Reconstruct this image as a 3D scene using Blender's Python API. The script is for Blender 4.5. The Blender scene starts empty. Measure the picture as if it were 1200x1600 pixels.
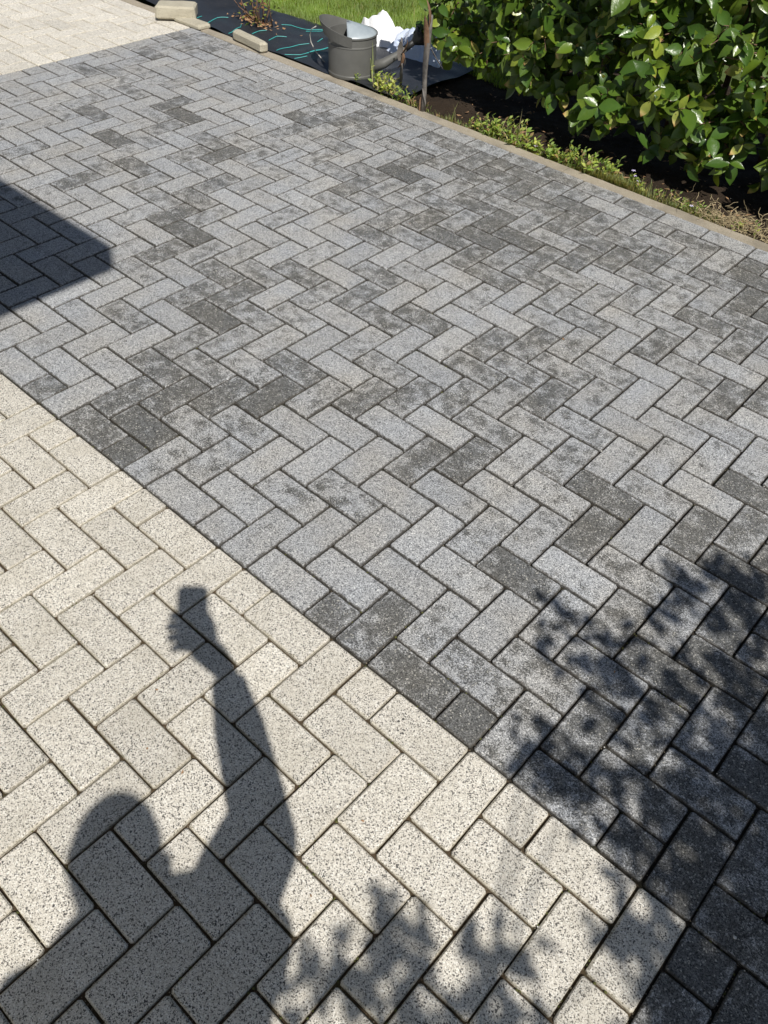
import bpy, bmesh, math, random
from mathutils import Vector, Matrix, noise, Quaternion
random.seed(7)
S = bpy.context.scene
COL = S.collection
# ------------------------------------------------------------------ camera
CR = (Vector((0.742833, 0.667802, 0.047310)), Vector((0.506337, -0.514183, -0.692271)), Vector((-0.437974, 0.538197, -0.720085)))
CP = Vector((1.868565, -0.790600, 1.564452))
FPX = 1292.05
cam = bpy.data.cameras.new('camera')
cam.sensor_fit = 'VERTICAL'; cam.sensor_height = 36; cam.lens = 36 * FPX / 1600
cam.clip_start = 0.02; cam.clip_end = 500
camo = bpy.data.objects.new('camera', cam); COL.objects.link(camo)
M = Matrix.Identity(4)
for i in range(3):
    M[i][0] = CR[0][i]; M[i][1] = -CR[1][i]; M[i][2] = -CR[2][i]; M[i][3] = CP[i]
camo.matrix_world = M
S.camera = camo
S.render.resolution_x = 768; S.render.resolution_y = 1024
# ------------------------------------------------------------------ light
S3 = Vector((0.69262, -0.42865, 1.0))          # towards the sun, per metre of height
EL = math.atan2(1.0, math.hypot(S3.x, S3.y)); 
world = bpy.data.worlds.new('World'); S.world = world; world.use_nodes = True
wn = world.node_tree; bg = wn.nodes['Background']
sky = wn.nodes.new('ShaderNodeTexSky'); sky.sky_type = 'NISHITA'; sky.sun_disc = False
sky.sun_elevation = EL; sky.sun_rotation = math.atan2(S3.x, S3.y)
wn.links.new(sky.outputs[0], bg.inputs[0]); bg.inputs[1].default_value = 0.060
sun = bpy.data.lights.new('sun', 'SUN'); sun.energy = 5.0; sun.angle = math.radians(0.53); sun.color = (1.0, 0.96, 0.895)
suno = bpy.data.objects.new('sun', sun); COL.objects.link(suno); suno.location = (3, -2, 6)
suno.rotation_euler = S3.to_track_quat('Z', 'Y').to_euler()
S.view_settings.view_transform = 'Standard'; S.view_settings.look = 'None'
S.view_settings.exposure = 0.0; S.view_settings.gamma = 1.0; S.view_settings.use_curve_mapping = False

# ------------------------------------------------------------------ helpers
def pr(P):
    d = Vector(P) - CP
    z = d.dot(CR[2])
    if z < 0.05: return None
    return (600 + FPX * d.dot(CR[0]) / z, 800 + FPX * d.dot(CR[1]) / z, z)
def ray(x, y): return CR[0] * ((x - 600) / FPX) + CR[1] * ((y - 800) / FPX) + CR[2]
def at(x, y, z=0.0):
    d = ray(x, y); return CP + d * ((z - CP.z) / d.z)
def atY(x, y, Y):
    d = ray(x, y); return CP + d * ((Y - CP.y) / d.y)
def tag(o, label=None, cat=None, group=None, kind=None):
    if label: o['label'] = label
    if cat: o['category'] = cat
    if group: o['group'] = group
    if kind: o['kind'] = kind
    return o
def link(name, me, parent=None, loc=None):
    o = bpy.data.objects.new(name, me); COL.objects.link(o)
    if parent: o.parent = parent
    if loc is not None: o.location = loc
    return o
def mesh(name, V, F, mat, smooth=False, mats=None, mi=None):
    me = bpy.data.meshes.new(name); me.from_pydata([tuple(v) for v in V], [], F)
    for m in (mats or [mat]): me.materials.append(m)
    if mi: me.polygons.foreach_set('material_index', mi)
    if smooth: me.polygons.foreach_set('use_smooth', [True] * len(F))
    me.update(); return me
def fattr(me, name, vals, dom='FACE', typ='FLOAT'):
    a = me.attributes.new(name, typ, dom)
    if typ == 'FLOAT': a.data.foreach_set('value', vals)
    elif typ == 'FLOAT_COLOR': a.data.foreach_set('color', vals)
    else: a.data.foreach_set('vector', vals)
def empty(name, loc, rz=0):
    o = bpy.data.objects.new(name, None); COL.objects.link(o); o.location = loc; o.rotation_euler.z = rz
    o.empty_display_size = 0.1; return o
class MB:
    def __init__(s): s.V = []; s.F = []
    def add(s, V, F):
        n = len(s.V); s.V += [Vector(v) for v in V]; s.F += [tuple(i + n for i in f) for f in F]
    def tube(s, pts, rad, n=8, cap=True, sx=1.0):
        pts = [Vector(p) for p in pts]
        if not hasattr(rad, '__len__'): rad = [rad] * len(pts)
        V = []; F = []
        up = Vector((0.13, 0.21, 0.97))
        for i, p in enumerate(pts):
            t = (pts[min(i + 1, len(pts) - 1)] - pts[max(i - 1, 0)]).normalized()
            a = t.cross(up)
            if a.length < .1: a = t.cross(Vector((1, 0, 0)))
            a.normalize(); b = t.cross(a)
            for k in range(n):
                th = 2 * math.pi * k / n
                V.append(p + (a * math.cos(th) * sx + b * math.sin(th)) * rad[i])
        for i in range(len(pts) - 1):
            for k in range(n):
                k2 = (k + 1) % n
                F.append((i * n + k, i * n + k2, (i + 1) * n + k2, (i + 1) * n + k))
        if cap:
            F.append(tuple(reversed(range(n)))); F.append(tuple((len(pts) - 1) * n + k for k in range(n)))
        s.add(V, F)
    def rings(s, rings, cap=True, closed=True):
        n = len(rings[0]); V = [v for r in rings for v in r]; F = []
        for i in range(len(rings) - 1):
            for k in range(n if closed else n - 1):
                k2 = (k + 1) % n
                F.append((i * n + k, i * n + k2, (i + 1) * n + k2, (i + 1) * n + k))
        if cap:
            F.append(tuple(reversed(range(n)))); F.append(tuple((len(rings) - 1) * n + k for k in range(n)))
        s.add(V, F)
    def box(s, c, d, rot=0, bev=0.0):
        c = Vector(c); hx, hy, hz = d[0] / 2, d[1] / 2, d[2] / 2
        b = min(bev, hx * .9, hy * .9, hz * .9)
        R = Matrix.Rotation(rot, 3, 'Z')
        if b <= 0:
            V = [c + R @ Vector((x * hx, y * hy, z * hz)) for z in (-1, 1) for x, y in ((-1, -1), (1, -1), (1, 1), (-1, 1))]
            s.add(V, [(3, 2, 1, 0), (4, 5, 6, 7), (0, 1, 5, 4), (1, 2, 6, 5), (2, 3, 7, 6), (3, 0, 4, 7)]); return
        def ring(i, z):
            X, Y = hx - i, hy - i
            return [c + R @ Vector((x, y, z)) for x, y in ((-X + b, -Y), (X - b, -Y), (X, -Y + b), (X, Y - b), (X - b, Y), (-X + b, Y), (-X, Y - b), (-X, -Y + b))]
        s.rings([ring(b, -hz), ring(0, -hz + b), ring(0, hz - b), ring(b, hz)])
    def build(s, name, mat, parent=None, loc=None, smooth=False):
        return link(name, mesh(name, s.V, s.F, mat, smooth), parent, loc)
    def me(s, name, mat, smooth=False): return mesh(name, s.V, s.F, mat, smooth)

# ------------------------------------------------------------------ materials
class NT:
    def __init__(s, name):
        s.m = bpy.data.materials.new(name); s.m.use_nodes = True; s.t = s.m.node_tree; s.b = s.t.nodes['Principled BSDF']
        s.g = s.t.nodes.new('ShaderNodeNewGeometry')
        s.pos = s.g.outputs['Position']
    def n(s, t, **k):
        x = s.t.nodes.new(t)
        for a, v in k.items(): setattr(x, a, v)
        return x
    def L(s, a, b): s.t.links.new(a, b)
    def put(s, sock, v):
        if hasattr(v, 'is_output') or isinstance(v, bpy.types.NodeSocket): s.L(v, sock)
        else: sock.default_value = v if not (isinstance(v, tuple) and len(v) == 3 and sock.type == 'RGBA') else (*v, 1)
    def math(s, op, a, b=0.0, c=None, clamp=False):
        x = s.n('ShaderNodeMath', operation=op, use_clamp=clamp); s.put(x.inputs[0], a); s.put(x.inputs[1], b)
        if c is not None: s.put(x.inputs[2], c)
        return x.outputs[0]
    def noise(s, scale, detail=2.0, rough=.55, vec=None, dist=0.0):
        x = s.n('ShaderNodeTexNoise'); s.put(x.inputs['Vector'], vec or s.pos); x.inputs['Scale'].default_value = scale
        x.inputs['Detail'].default_value = detail; x.inputs['Roughness'].default_value = rough; x.inputs['Distortion'].default_value = dist
        return x.outputs['Fac']
    def vor(s, scale, feature='F1', out='Color', rnd=1.0):
        x = s.n('ShaderNodeTexVoronoi', feature=feature); s.put(x.inputs['Vector'], s.pos); x.inputs['Scale'].default_value = scale
        x.inputs['Randomness'].default_value = rnd
        return x.outputs[out]
    def ramp(s, f, stops, interp='LINEAR'):
        x = s.n('ShaderNodeValToRGB'); s.put(x.inputs[0], f); x.color_ramp.interpolation = interp
        while len(x.color_ramp.elements) < len(stops): x.color_ramp.elements.new(0.5)
        for e, (p, c) in zip(x.color_ramp.elements, stops):
            e.position = p; e.color = (*c, 1) if isinstance(c, tuple) else (c, c, c, 1)
        return x.outputs[0]
    def mix(s, f, a, b, mode='MIX'):
        x = s.n('ShaderNodeMix', data_type='RGBA', blend_type=mode); s.put(x.inputs[0], f); s.put(x.inputs[6], a); s.put(x.inputs[7], b)
        return x.outputs[2]
    def attr(s, name, out='Fac'):
        x = s.n('ShaderNodeAttribute', attribute_name=name); return x.outputs[out]
    def sep(s, v):
        x = s.n('ShaderNodeSeparateXYZ'); s.put(x.inputs[0], v); return x.outputs
    def bump(s, h, strength=.5, dist=.002, prev=None):
        x = s.n('ShaderNodeBump'); s.put(x.inputs['Height'], h); x.inputs['Strength'].default_value = strength; x.inputs['Distance'].default_value = dist
        if prev is not None: s.L(prev, x.inputs['Normal'])
        return x.outputs[0]
    def out(s, col, rough=.8, normal=None, spec=.5, **k):
        s.put(s.b.inputs['Base Color'], col); s.put(s.b.inputs['Roughness'], rough); s.b.inputs['Specular IOR Level'].default_value = spec
        if normal is not None: s.L(normal, s.b.inputs['Normal'])
        for a, v in k.items(): s.put(s.b.inputs[a], v)
        return s.m

def brick_material(name, cream):
    n = NT(name)
    sep = n.sep(n.vor(620 if cream else 560, out='Color')); g1 = sep[0]; g1b = sep[1]
    sep2 = n.sep(n.vor(430 if cream else 330, out='Color')); g2 = sep2[0]; g2b = sep2[1]
    big = n.noise(9, 4, .6); mid = n.noise(38 if cream else 24, 5, .62); fine = n.noise(900, 2, .7)
    tone = n.attr('tone'); stain = n.attr('stain')  # staining per block; some grey blocks also carry painted tree shade here
    # distance to the brick's own edge
    uv = n.sep(n.attr('local', 'Vector')); size = n.sep(n.attr('size', 'Vector'))
    ex = n.math('MINIMUM', uv[0], n.math('SUBTRACT', size[0], uv[0])); ey = n.math('MINIMUM', uv[1], n.math('SUBTRACT', size[1], uv[1]))
    edge = n.math('MINIMUM', ex, ey)
    ew = n.math('ADD', edge, n.math('MULTIPLY', n.math('SUBTRACT', mid, .5), .012))
    if cream:
        base = n.ramp(g1, [(0, (.075, .072, .068)), (.11, (.20, .19, .17)), (.19, (.505, .47, .405)), (.6, (.645, .605, .53)), (.9, (.75, .715, .645)), (1, (.88, .85, .78))])
        base = n.mix(n.math('GREATER_THAN', g2, .90), base, (.085, .08, .075))
        base = n.mix(n.math('GREATER_THAN', g2b, .965), base, (.80, .78, .72))
        base = n.mix(n.math('MULTIPLY', n.math('SUBTRACT', big, .45, clamp=True), 1.3), base, (.45, .41, .33), 'MIX')
        dirt = n.math('MULTIPLY', n.math('ADD', n.math('MULTIPLY', n.math('SUBTRACT', mid, .5), 4), n.math('SUBTRACT', n.math('MULTIPLY', stain, 3.0), 1.5)), 1, clamp=True)
        base = n.mix(n.math('MULTIPLY', dirt, .55), base, (.30, .27, .22))
        base = n.mix(n.math('MULTIPLY', n.math('SUBTRACT', 1, n.math('DIVIDE', ew, .004), clamp=True), .45), base, (.34, .30, .20))
    else:
        base = n.ramp(g1, [(0, (.10, .10, .10)), (.2, (.20, .20, .20)), (.4, (.335, .335, .332)), (.8, (.45, .45, .446)), (.93, (.57, .57, .56)), (1, (.78, .77, .75))])
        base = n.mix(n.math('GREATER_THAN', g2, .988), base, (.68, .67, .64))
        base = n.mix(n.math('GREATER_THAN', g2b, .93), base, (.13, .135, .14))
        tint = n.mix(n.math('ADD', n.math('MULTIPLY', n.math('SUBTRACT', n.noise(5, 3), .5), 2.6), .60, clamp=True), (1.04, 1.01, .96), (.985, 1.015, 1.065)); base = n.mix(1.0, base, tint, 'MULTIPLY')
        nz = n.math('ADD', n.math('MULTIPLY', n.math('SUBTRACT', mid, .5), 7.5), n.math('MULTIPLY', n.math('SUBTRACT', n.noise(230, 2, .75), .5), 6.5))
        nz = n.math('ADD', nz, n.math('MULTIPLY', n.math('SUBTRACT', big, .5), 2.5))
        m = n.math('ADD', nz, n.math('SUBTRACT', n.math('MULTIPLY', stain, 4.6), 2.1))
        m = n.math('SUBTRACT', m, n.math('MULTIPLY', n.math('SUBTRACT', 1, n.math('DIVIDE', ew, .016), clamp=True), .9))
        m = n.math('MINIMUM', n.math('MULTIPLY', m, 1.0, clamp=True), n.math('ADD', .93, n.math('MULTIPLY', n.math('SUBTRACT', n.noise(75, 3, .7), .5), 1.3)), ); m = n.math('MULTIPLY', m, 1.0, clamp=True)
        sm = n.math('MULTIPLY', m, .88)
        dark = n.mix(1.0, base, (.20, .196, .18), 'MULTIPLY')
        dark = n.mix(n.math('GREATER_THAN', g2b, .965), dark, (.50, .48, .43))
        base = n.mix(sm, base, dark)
        base = n.mix(n.math('MULTIPLY', n.math('SUBTRACT', 1, n.math('DIVIDE', n.math('ADD', edge, n.math('MULTIPLY', n.math('SUBTRACT', n.noise(120, 3, .7), .5), .014)), .0045), clamp=True), .85), base, (.055, .048, .038))
    t3 = n.n('ShaderNodeCombineXYZ')
    for i in range(3): n.put(t3.inputs[i], tone)
    base = n.mix(1.0, base, t3.outputs[0], 'MULTIPLY')
    h = n.math('ADD', n.math('MULTIPLY', g1b, .6), n.math('MULTIPLY', fine, .8))
    nrm = n.bump(h, .55, .0012)
    nrm = n.bump(mid, .35, .003, nrm)
    return n.out(base, .82, nrm, .3)
M_cream = brick_material('cream_granite_concrete', True)
M_grey = brick_material('grey_granite_concrete', False)

def simple(name, c1, c2, scale=20, rough=.8, bump=0, bscale=None, spec=.4, detail=4, dist=.003, **k):
    n = NT(name); f = n.noise(scale, detail, .6); f2 = n.math('ADD', n.math('MULTIPLY', n.math('SUBTRACT', f, .5), 2.2), .5, clamp=True)
    col = n.mix(f2, c1, c2)
    nr = n.bump(n.noise(bscale or scale * 4, 4, .65), bump, dist) if bump else None
    return n.out(col, rough, nr, spec, **k)
def bed_material(name, a, b, c):
    n = NT(name); col = n.mix(n.math('MULTIPLY', n.noise(7, 3), 1.0), a, b)
    col = n.mix(n.math('GREATER_THAN', n.noise(260, 3, .7), .60), col, c)
    col = n.mix(n.math('MULTIPLY', n.math('SUBTRACT', n.noise(23, 3), .55, clamp=True), 3, clamp=True), col, (.035, .045, .015))
    return n.out(col, .95, n.bump(n.noise(330, 3, .7), 1, .004), .2)
M_bedg = bed_material('dark_joint_sand', (.022, .019, .015), (.045, .038, .029), (.09, .078, .06))
M_bedc = bed_material('brown_joint_sand', (.060, .043, .026), (.115, .083, .052), (.19, .15, .10))
M_kerb = None
n = NT('tan_kerb_concrete')
c = n.mix(n.noise(12, 4, .6), (.24, .205, .15), (.42, .37, .29)); c = n.mix(n.math('GREATER_THAN', n.noise(420, 2, .8), .58), c, (.52, .47, .39)); c = n.mix(n.math('GREATER_THAN', n.noise(330, 2, .8), .66), c, (.13, .11, .08))
c = n.mix(n.math('MULTIPLY', n.math('SUBTRACT', n.noise(5, 4), .52, clamp=True), 3.5, clamp=True), c, (.17, .15, .12))
M_kerb = n.out(c, .9, n.bump(n.noise(300, 4, .7), .7, .003), .25)
n = NT('pale_stone'); c = n.mix(n.noise(14, 4, .6), (.36, .33, .25), (.54, .50, .40)); c = n.mix(n.math('GREATER_THAN', n.noise(200, 2, .8), .62), c, (.25, .22, .17))
M_stone = n.out(c, .9, n.bump(n.noise(120, 4, .7), .8, .004), .25)
n = NT('bed_soil'); c = n.mix(n.noise(30, 5, .7), (.018, .012, .008), (.07, .05, .034)); c = n.mix(n.math('GREATER_THAN', n.noise(160, 3, .8), .64), c, (.12, .09, .065))
M_soil = n.out(c, .95, n.bump(n.noise(90, 5, .75), 1, .015), .15)
M_turf = simple('turf_soil', (.06, .09, .025), (.11, .14, .045), 12, .95, .8, 90, .1, dist=.01)
M_ground = simple('garden_ground', (.07, .09, .03), (.12, .13, .06), 2, .95, .5, 30, .1)
n = NT('black_woven_fabric')
sp = n.sep(n.pos); wv = n.n('ShaderNodeTexWave'); wv.inputs['Scale'].default_value = 110; n.L(n.pos, wv.inputs['Vector'])
c = n.mix(n.noise(7, 4), (.012, .014, .018), (.035, .038, .045)); c = n.mix(n.math('GREATER_THAN', n.noise(70, 4, .75), .64), c, (.08, .07, .055))
M_fabric = n.out(c, .42, n.bump(wv.outputs['Fac'], .25, .001), .45)
M_teal = simple('teal_thread', (.03, .30, .30), (.08, .45, .43), 40, .5)
n = NT('white_plastic'); M_white = n.out(n.mix(n.noise(10, 3), (.80, .81, .84), (.9, .9, .9)), .35, n.bump(n.noise(24, 3), .5, .01), .5)
n.b.inputs['Transmission Weight'].default_value = 0.0
M_blueish = simple('thin_plastic_film', (.52, .60, .78), (.72, .78, .90), 8, .25, .5, 25, .6)
M_can = simple('grey_can_metal', (.105, .105, .098), (.14, .14, .132), 9, .48, .12, 60, .4)
M_canlight = simple('zinc_cone_metal', (.30, .35, .38), (.42, .47, .50), 14, .35, .15, 60, .6)
M_candark = simple('dark_rose_shade', (.015, .015, .016), (.03, .03, .03), 14, .5)  # near black because the rose faces away: shade put into its colour
M_bark = simple('rose_stem_bark', (.10, .055, .035), (.20, .12, .08), 60, .8, .6, 200)
M_wood = simple('tree_bark', (.08, .06, .045), (.18, .14, .11), 25, .9, .9, 90, dist=.01)
M_rust = simple('rusty_metal', (.16, .085, .045), (.30, .19, .12), 45, .75, .6, 150)
M_greymetal = simple("weathered_grey_metal", (.10, .09, .082), (.20, .185, .17), 40, .7, .5, 150)
M_wire = simple('pale_wire', (.35, .34, .31), (.5, .48, .45), 30, .6)
M_straw = simple('dry_grass_straw', (.28, .21, .12), (.55, .46, .28), 50, .85)
M_dead = simple('dead_leaf_brown', (.20, .10, .045), (.42, .27, .15), 50, .85)
M_petal = simple('lilac_petal', (.50, .42, .72), (.72, .68, .85), 90, .6)
M_pebble = simple('pebble_stone', (.45, .43, .40), (.75, .73, .68), 60, .7)
M_pebble2 = simple('joint_sand_grain', (.20, .16, .11), (.36, .31, .23), 60, .9)
M_moss = simple('joint_moss_green', (.06, .065, .02), (.13, .13, .04), 90, .95)
M_wall = simple('house_render', (.60, .57, .50), (.70, .67, .60), 5, .9, .5, 200)
M_roof = simple('roof_felt', (.10, .10, .10), (.16, .16, .155), 8, .9, .4, 60)
M_fascia = simple('fascia_paint', (.45, .45, .44), (.55, .55, .53), 8, .6)
M_skin = simple('skin', (.50, .30, .21), (.58, .36, .26), 20, .5, .1, 200)
M_hair = simple('dark_brown_hair', (.03, .018, .01), (.07, .045, .03), 70, .6, .6, 300)
M_jacket = simple('navy_jacket_cloth', (.03, .04, .07), (.05, .06, .10), 30, .9, .5, 300)
M_trouser = simple('grey_trouser_cloth', (.08, .08, .085), (.12, .12, .125), 30, .9, .5, 300)
M_shoe = simple('brown_shoe_leather', (.06, .035, .02), (.10, .06, .04), 30, .5)
M_phone = simple('phone_glass', (.01, .01, .012), (.02, .02, .022), 5, .1)
M_eye = simple('eye_white', (.7, .7, .68), (.8, .8, .78), 30, .2)

def leaf_material(name, attr=True, gloss=.32, trans=.25):
    n = NT(name)
    col = n.attr('leafcol', 'Color')
    f = n.noise(60, 3, .6)
    c = n.mix(n.math('MULTIPLY', n.math('SUBTRACT', f, .35, clamp=True), 1.0), col, n.mix(1.0, col, (1.35, 1.15, .8), 'MULTIPLY'))
    back = n.mix(.5, c, (.16, .22, .09))
    c2 = n.mix(n.g.outputs['Backfacing'], c, back)
    n.out(c2, gloss, n.bump(n.noise(45, 3), .35, .006), .5)
    tr = n.n('ShaderNodeBsdfTranslucent'); n.put(tr.inputs[0], n.mix(1.0, c, (2.6, 2.2, .6), 'MULTIPLY'))
    mx = n.n('ShaderNodeMixShader'); mx.inputs[0].default_value = trans
    n.L(n.b.outputs[0], mx.inputs[1]); n.L(tr.outputs[0], mx.inputs[2]); n.L(mx.outputs[0], n.t.nodes['Material Output'].inputs[0])
    return n.m
M_leaf = leaf_material('laurel_leaf', gloss=.30, trans=.13)
M_weed = leaf_material('weed_leaf', gloss=.55, trans=.3)
M_grass = leaf_material('lawn_blade', gloss=.6, trans=.3)

# ------------------------------------------------------------------ ground sheets
def sheet(name, x0, x1, y0, y1, z, mat, nx=1, ny=1, fz=None, parent=None):
    V = []; F = []
    for j in range(ny + 1):
        for i in range(nx + 1):
            x = x0 + (x1 - x0) * i / nx; y = y0 + (y1 - y0) * j / ny
            V.append((x, y, z + (fz(x, y) if fz else 0)))
    for j in range(ny):
        for i in range(nx):
            a = j * (nx + 1) + i; F.append((a, a + 1, a + nx + 2, a + nx + 1))
    return link(name, mesh(name, V, F, mat, bool(fz)), parent)
U = 0.1
tag(sheet('ground', -60, 60, -60, 60, -0.09, M_ground), 'garden ground around the paved drive', kind='structure')
YK = 2.50; YO = 2.566
def soilz(x, y):
    e = min(1, max(0, (y - YO) / .05))
    return e * (noise.noise(Vector((x * 6, y * 6, 1))) * .02 + noise.noise(Vector((x * 28, y * 28, 3))) * .008)
tag(sheet('flower_bed', -1.00, 5.0, YO + .002, 4.2, -0.022, M_soil, 230, 66, soilz), 'dark bare soil bed under the hedge beside the kerb', kind='structure')
def lawnz(x, y): return noise.noise(Vector((x * 1.5, y * 1.5, 0))) * .02
LAWN_Y = lambda x: 3.10 + .04 * math.sin(x * 3.1) + (0.10 if x > -1.7 else 0)
tag(sheet('lawn', -14, -1.0, YO + .002, 14, -0.035, M_turf, 60, 60, lambda x, y: lawnz(x, y) if y > 3.0 else -.01), 'lawn behind the black fabric strip', kind='structure')
tag(sheet('lawn', -0.99, 9, 4.21, 14, -0.035, M_turf, 10, 10), 'lawn behind the hedge', kind='structure')

# ------------------------------------------------------------------ paving
DARK = [(67,602,.7),(195,708,1),(225,662,1),(145,667,.8),(245,570,.85),(195,615,.75),(272,617,.8),(345,615,.95),(422,620,.95),(320,570,.6),(460,575,.8),(375,660,.55),(305,655,.5),(345,710,.4),(260,705,.4),(565,620,.7),(540,780,.5),(520,952,.85),(585,975,.75),(390,565,.4),
(615,580,.55),(640,620,.65),(710,620,.6),(740,575,.65),(810,575,.6),(872,575,.55),(945,575,.5),(855,620,.85),(760,530,.65),(830,535,.65),(915,530,.45),(1025,535,.75),(1075,572,.55),(1160,535,.65),(1135,617,.8),(755,665,.55),(837,665,.4),(905,665,.5),(655,715,.85),(730,720,.95),(885,715,.5),(945,767,.95),(1160,760,.95),(755,830,.55),(920,830,.92),(805,895,.85),(1085,830,.95),(1160,820,.65),(1075,895,.5),(970,715,.4),(1035,715,.3),(620,960,.75),(650,1045,.95),(727,1122,1),(880,1250,.75),(985,1320,.8),(940,1070,.55),
(290,183,1),(143,175,.75),(177,217,.95),(203,137,.55),(130,107,.7),(127,157,.5),(35,230,.6),(117,280,.65),(297,237,.65),(317,263,.5),(340,283,.75),(253,310,.55),(273,337,.85),(297,363,.95),(247,390,.75),(317,390,.5),(353,423,.8),(360,460,.9),(323,483,.95),(307,457,.6),(230,217,.5),(330,73,.8),(240,180,.5),
(347,430,.75),(370,460,.85),(337,493,1),(473,433,.75),(497,463,.5),(563,460,.65),(590,427,.65),(597,497,.75),(393,490,.55),(583,530,.45),(463,573,.85),(573,617,.75),(490,620,.5),
(733,273,.85),(747,320,.85),(773,343,.9),(753,373,.95),(810,373,.95),(850,400,.75),(673,217,.75),(667,230,.7),(717,232,.7),(767,232,.5),(750,252,.75),(783,257,.8),(777,272,.85),(807,293,.8),(827,272,.7),(757,295,.7),(813,252,.6),(843,320,.75),(787,320,.5),(827,347,.5),(873,347,.7),(583,367,.7),(640,367,.5),(578,313,.6),(587,437,.7),(827,423,.65),(637,225,.4),(583,208,.5),(610,190,.5),(863,297,.6),
(902,401,.85),(955,372,.8),(1016,404,.75),(1007,430,.55),(1171,412,.85),(1176,430,.95),(1168,468,.97),(1191,488,.97),(1153,532,.65),(1089,538,.5),(1069,401,.5),(943,579,.5),(1112,622,.85),(1077,570,.5),(920,506,.65),(908,669,.5),(880,345,.8),(970,375,.8),
(1090,1115,.6),(1000,1110,.75),(890,1200,.8),(1050,1190,.6),(1140,1250,.7),(960,1230,.65)]
def bricks(region, c, stretch=False, notch=None):
    u0, u1, v0, v1 = region; out = []
    def add(a, b, d, e):
        a2, b2, d2, e2 = max(a, u0), min(b, u1), max(d, v0), min(e, v1)
        if notch is not None and d2 < 0:
            if b2 <= notch: d2 = 0
            else: a2 = max(a2, notch)
        if b2 - a2 > .5 and e2 - d2 > .5: out.append((a2, b2, d2, e2))
    if stretch:
        u = u0 - (u0 % 2)
        while u < u1: add(u, u + 2, v0, v1); u += 2
        return out
    for r in range(v0 - 2, v1 + 1):
        for u in range(u0 - 3, u1 + 3):
            if (u - r - c) % 4 == 0: add(u, u + 2, r, r + 1)
            if (u - r - c - 3) % 4 == 0: add(u, u + 1, r, r + 2)
    return out
def brick_geo(b, tw):
    """a chamfered block with slightly clipped corners; local origin = its centre"""
    a, b2, d, e = [q * U for q in b]
    g = .0022
    w = (b2 - a) / 2 - g; l = (e - d) / 2 - g
    w *= 1 - abs(random.gauss(0, .003)); l *= 1 - abs(random.gauss(0, .003))
    k = .0050; ch = .0030
    rot = random.gauss(0, .0025); tx, ty = random.gauss(0, .0028), random.gauss(0, .0028); dz = random.gauss(0, .0007)
    jx, jy = random.gauss(0, .0004), random.gauss(0, .0004)
    V = []; loc = []
    def ring(i, z):
        X, Y = w - i, l - i
        for x, y in ((-X + k, -Y), (X - k, -Y), (X, -Y + k), (X, Y - k), (X - k, Y), (-X + k, Y), (-X, Y - k), (-X, -Y + k)):
            q = random.gauss(0, .0006) if z > -.01 else 0
            x2, y2 = x + q, y + q
            V.append(Vector((x2 * math.cos(rot) - y2 * math.sin(rot) + jx, x2 * math.sin(rot) + y2 * math.cos(rot) + jy, z + dz + x * tx + y * ty)))
            loc.append((x + w, y + l, 0))
    ring(0, -.03); ring(0, -ch); ring(ch, 0)
    F = [tuple(16 + q for q in range(8))]
    for r in range(2):
        for q in range(8):
            q2 = (q + 1) % 8; F.append((r * 8 + q, r * 8 + q2, (r + 1) * 8 + q2, (r + 1) * 8 + q))
    return V, F, loc, (2 * w, 2 * l, 0), Vector(((a + b2) / 2, (d + e) / 2, 0))
JOINTS = {}
def make_bricks(parent, lst, mat, cream):
    items = []
    for b in lst:
        cx, cy = (b[0] + b[1]) / 2, (b[2] + b[3]) / 2
        cs = [pr((u * U, v * U, 0)) for u in b[:2] for v in b[2:]]
        area = 0
        if all(cs):
            x = [q[0] for q in cs]; y = [q[1] for q in cs]
            if max(x) > 0 and min(x) < 1200 and max(y) > 0 and min(y) < 1600:
                ix = min(max(x), 1200) - max(min(x), 0); iy = min(max(y), 1600) - max(min(y), 0); area = ix * iy
        if cream: st = max(0, random.gauss(.12, .12)); tone = random.gauss(.99, .05)
        else:
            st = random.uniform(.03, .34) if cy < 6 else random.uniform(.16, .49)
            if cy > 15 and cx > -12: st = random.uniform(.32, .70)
            if cx - cy * .4 > 13 or cy < 0: st = random.uniform(.40, .72) if cx < 17 else random.uniform(.62, .9)  # blocks under the tree: its shade is deepened through the stain value
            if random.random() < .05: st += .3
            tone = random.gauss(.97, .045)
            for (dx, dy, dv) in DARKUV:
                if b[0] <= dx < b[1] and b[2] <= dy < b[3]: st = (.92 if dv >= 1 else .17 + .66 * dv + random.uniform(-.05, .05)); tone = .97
        if cream and b[1] <= -25: tone *= 1.17  # far cream blocks lightened: glancing brightness put into their tone
        items.append((area, b, st, tone))
        for uu in range(math.floor(b[0]), math.ceil(b[1])):
            for vv in range(math.floor(b[2]), math.ceil(b[3])): JOINTS.setdefault((uu, vv), []).append(b)
    items.sort(key=lambda q: -q[0])
    indiv = [q for q in items[:300] if q[0] > 0]; rest = items[len(indiv):]
    for ar, b, st, tone in indiv:
        V, F, loc, sz, ctr = brick_geo(b, 0)
        me = mesh('brick', V, F, mat)
        me_attrs(me, [loc], [sz], [st], [tone], [len(V)])
        link('brick', me, parent, ctr)
    VV = []; FF = []; LL = []; SS = []; ST = []; TT = []; NN = []
    for ar, b, st, tone in rest:
        V, F, loc, sz, ctr = brick_geo(b, 0); n0 = len(VV)
        VV += [v + ctr for v in V]; FF += [tuple(i + n0 for i in f) for f in F]
        LL.append(loc); SS.append(sz); ST.append(st); TT.append(tone); NN.append(len(V))
    if VV:
        me = mesh('brick_paving', VV, FF, mat); me_attrs(me, LL, SS, ST, TT, NN)
        tag(link('brick_paving', me, parent), kind='stuff')
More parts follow.
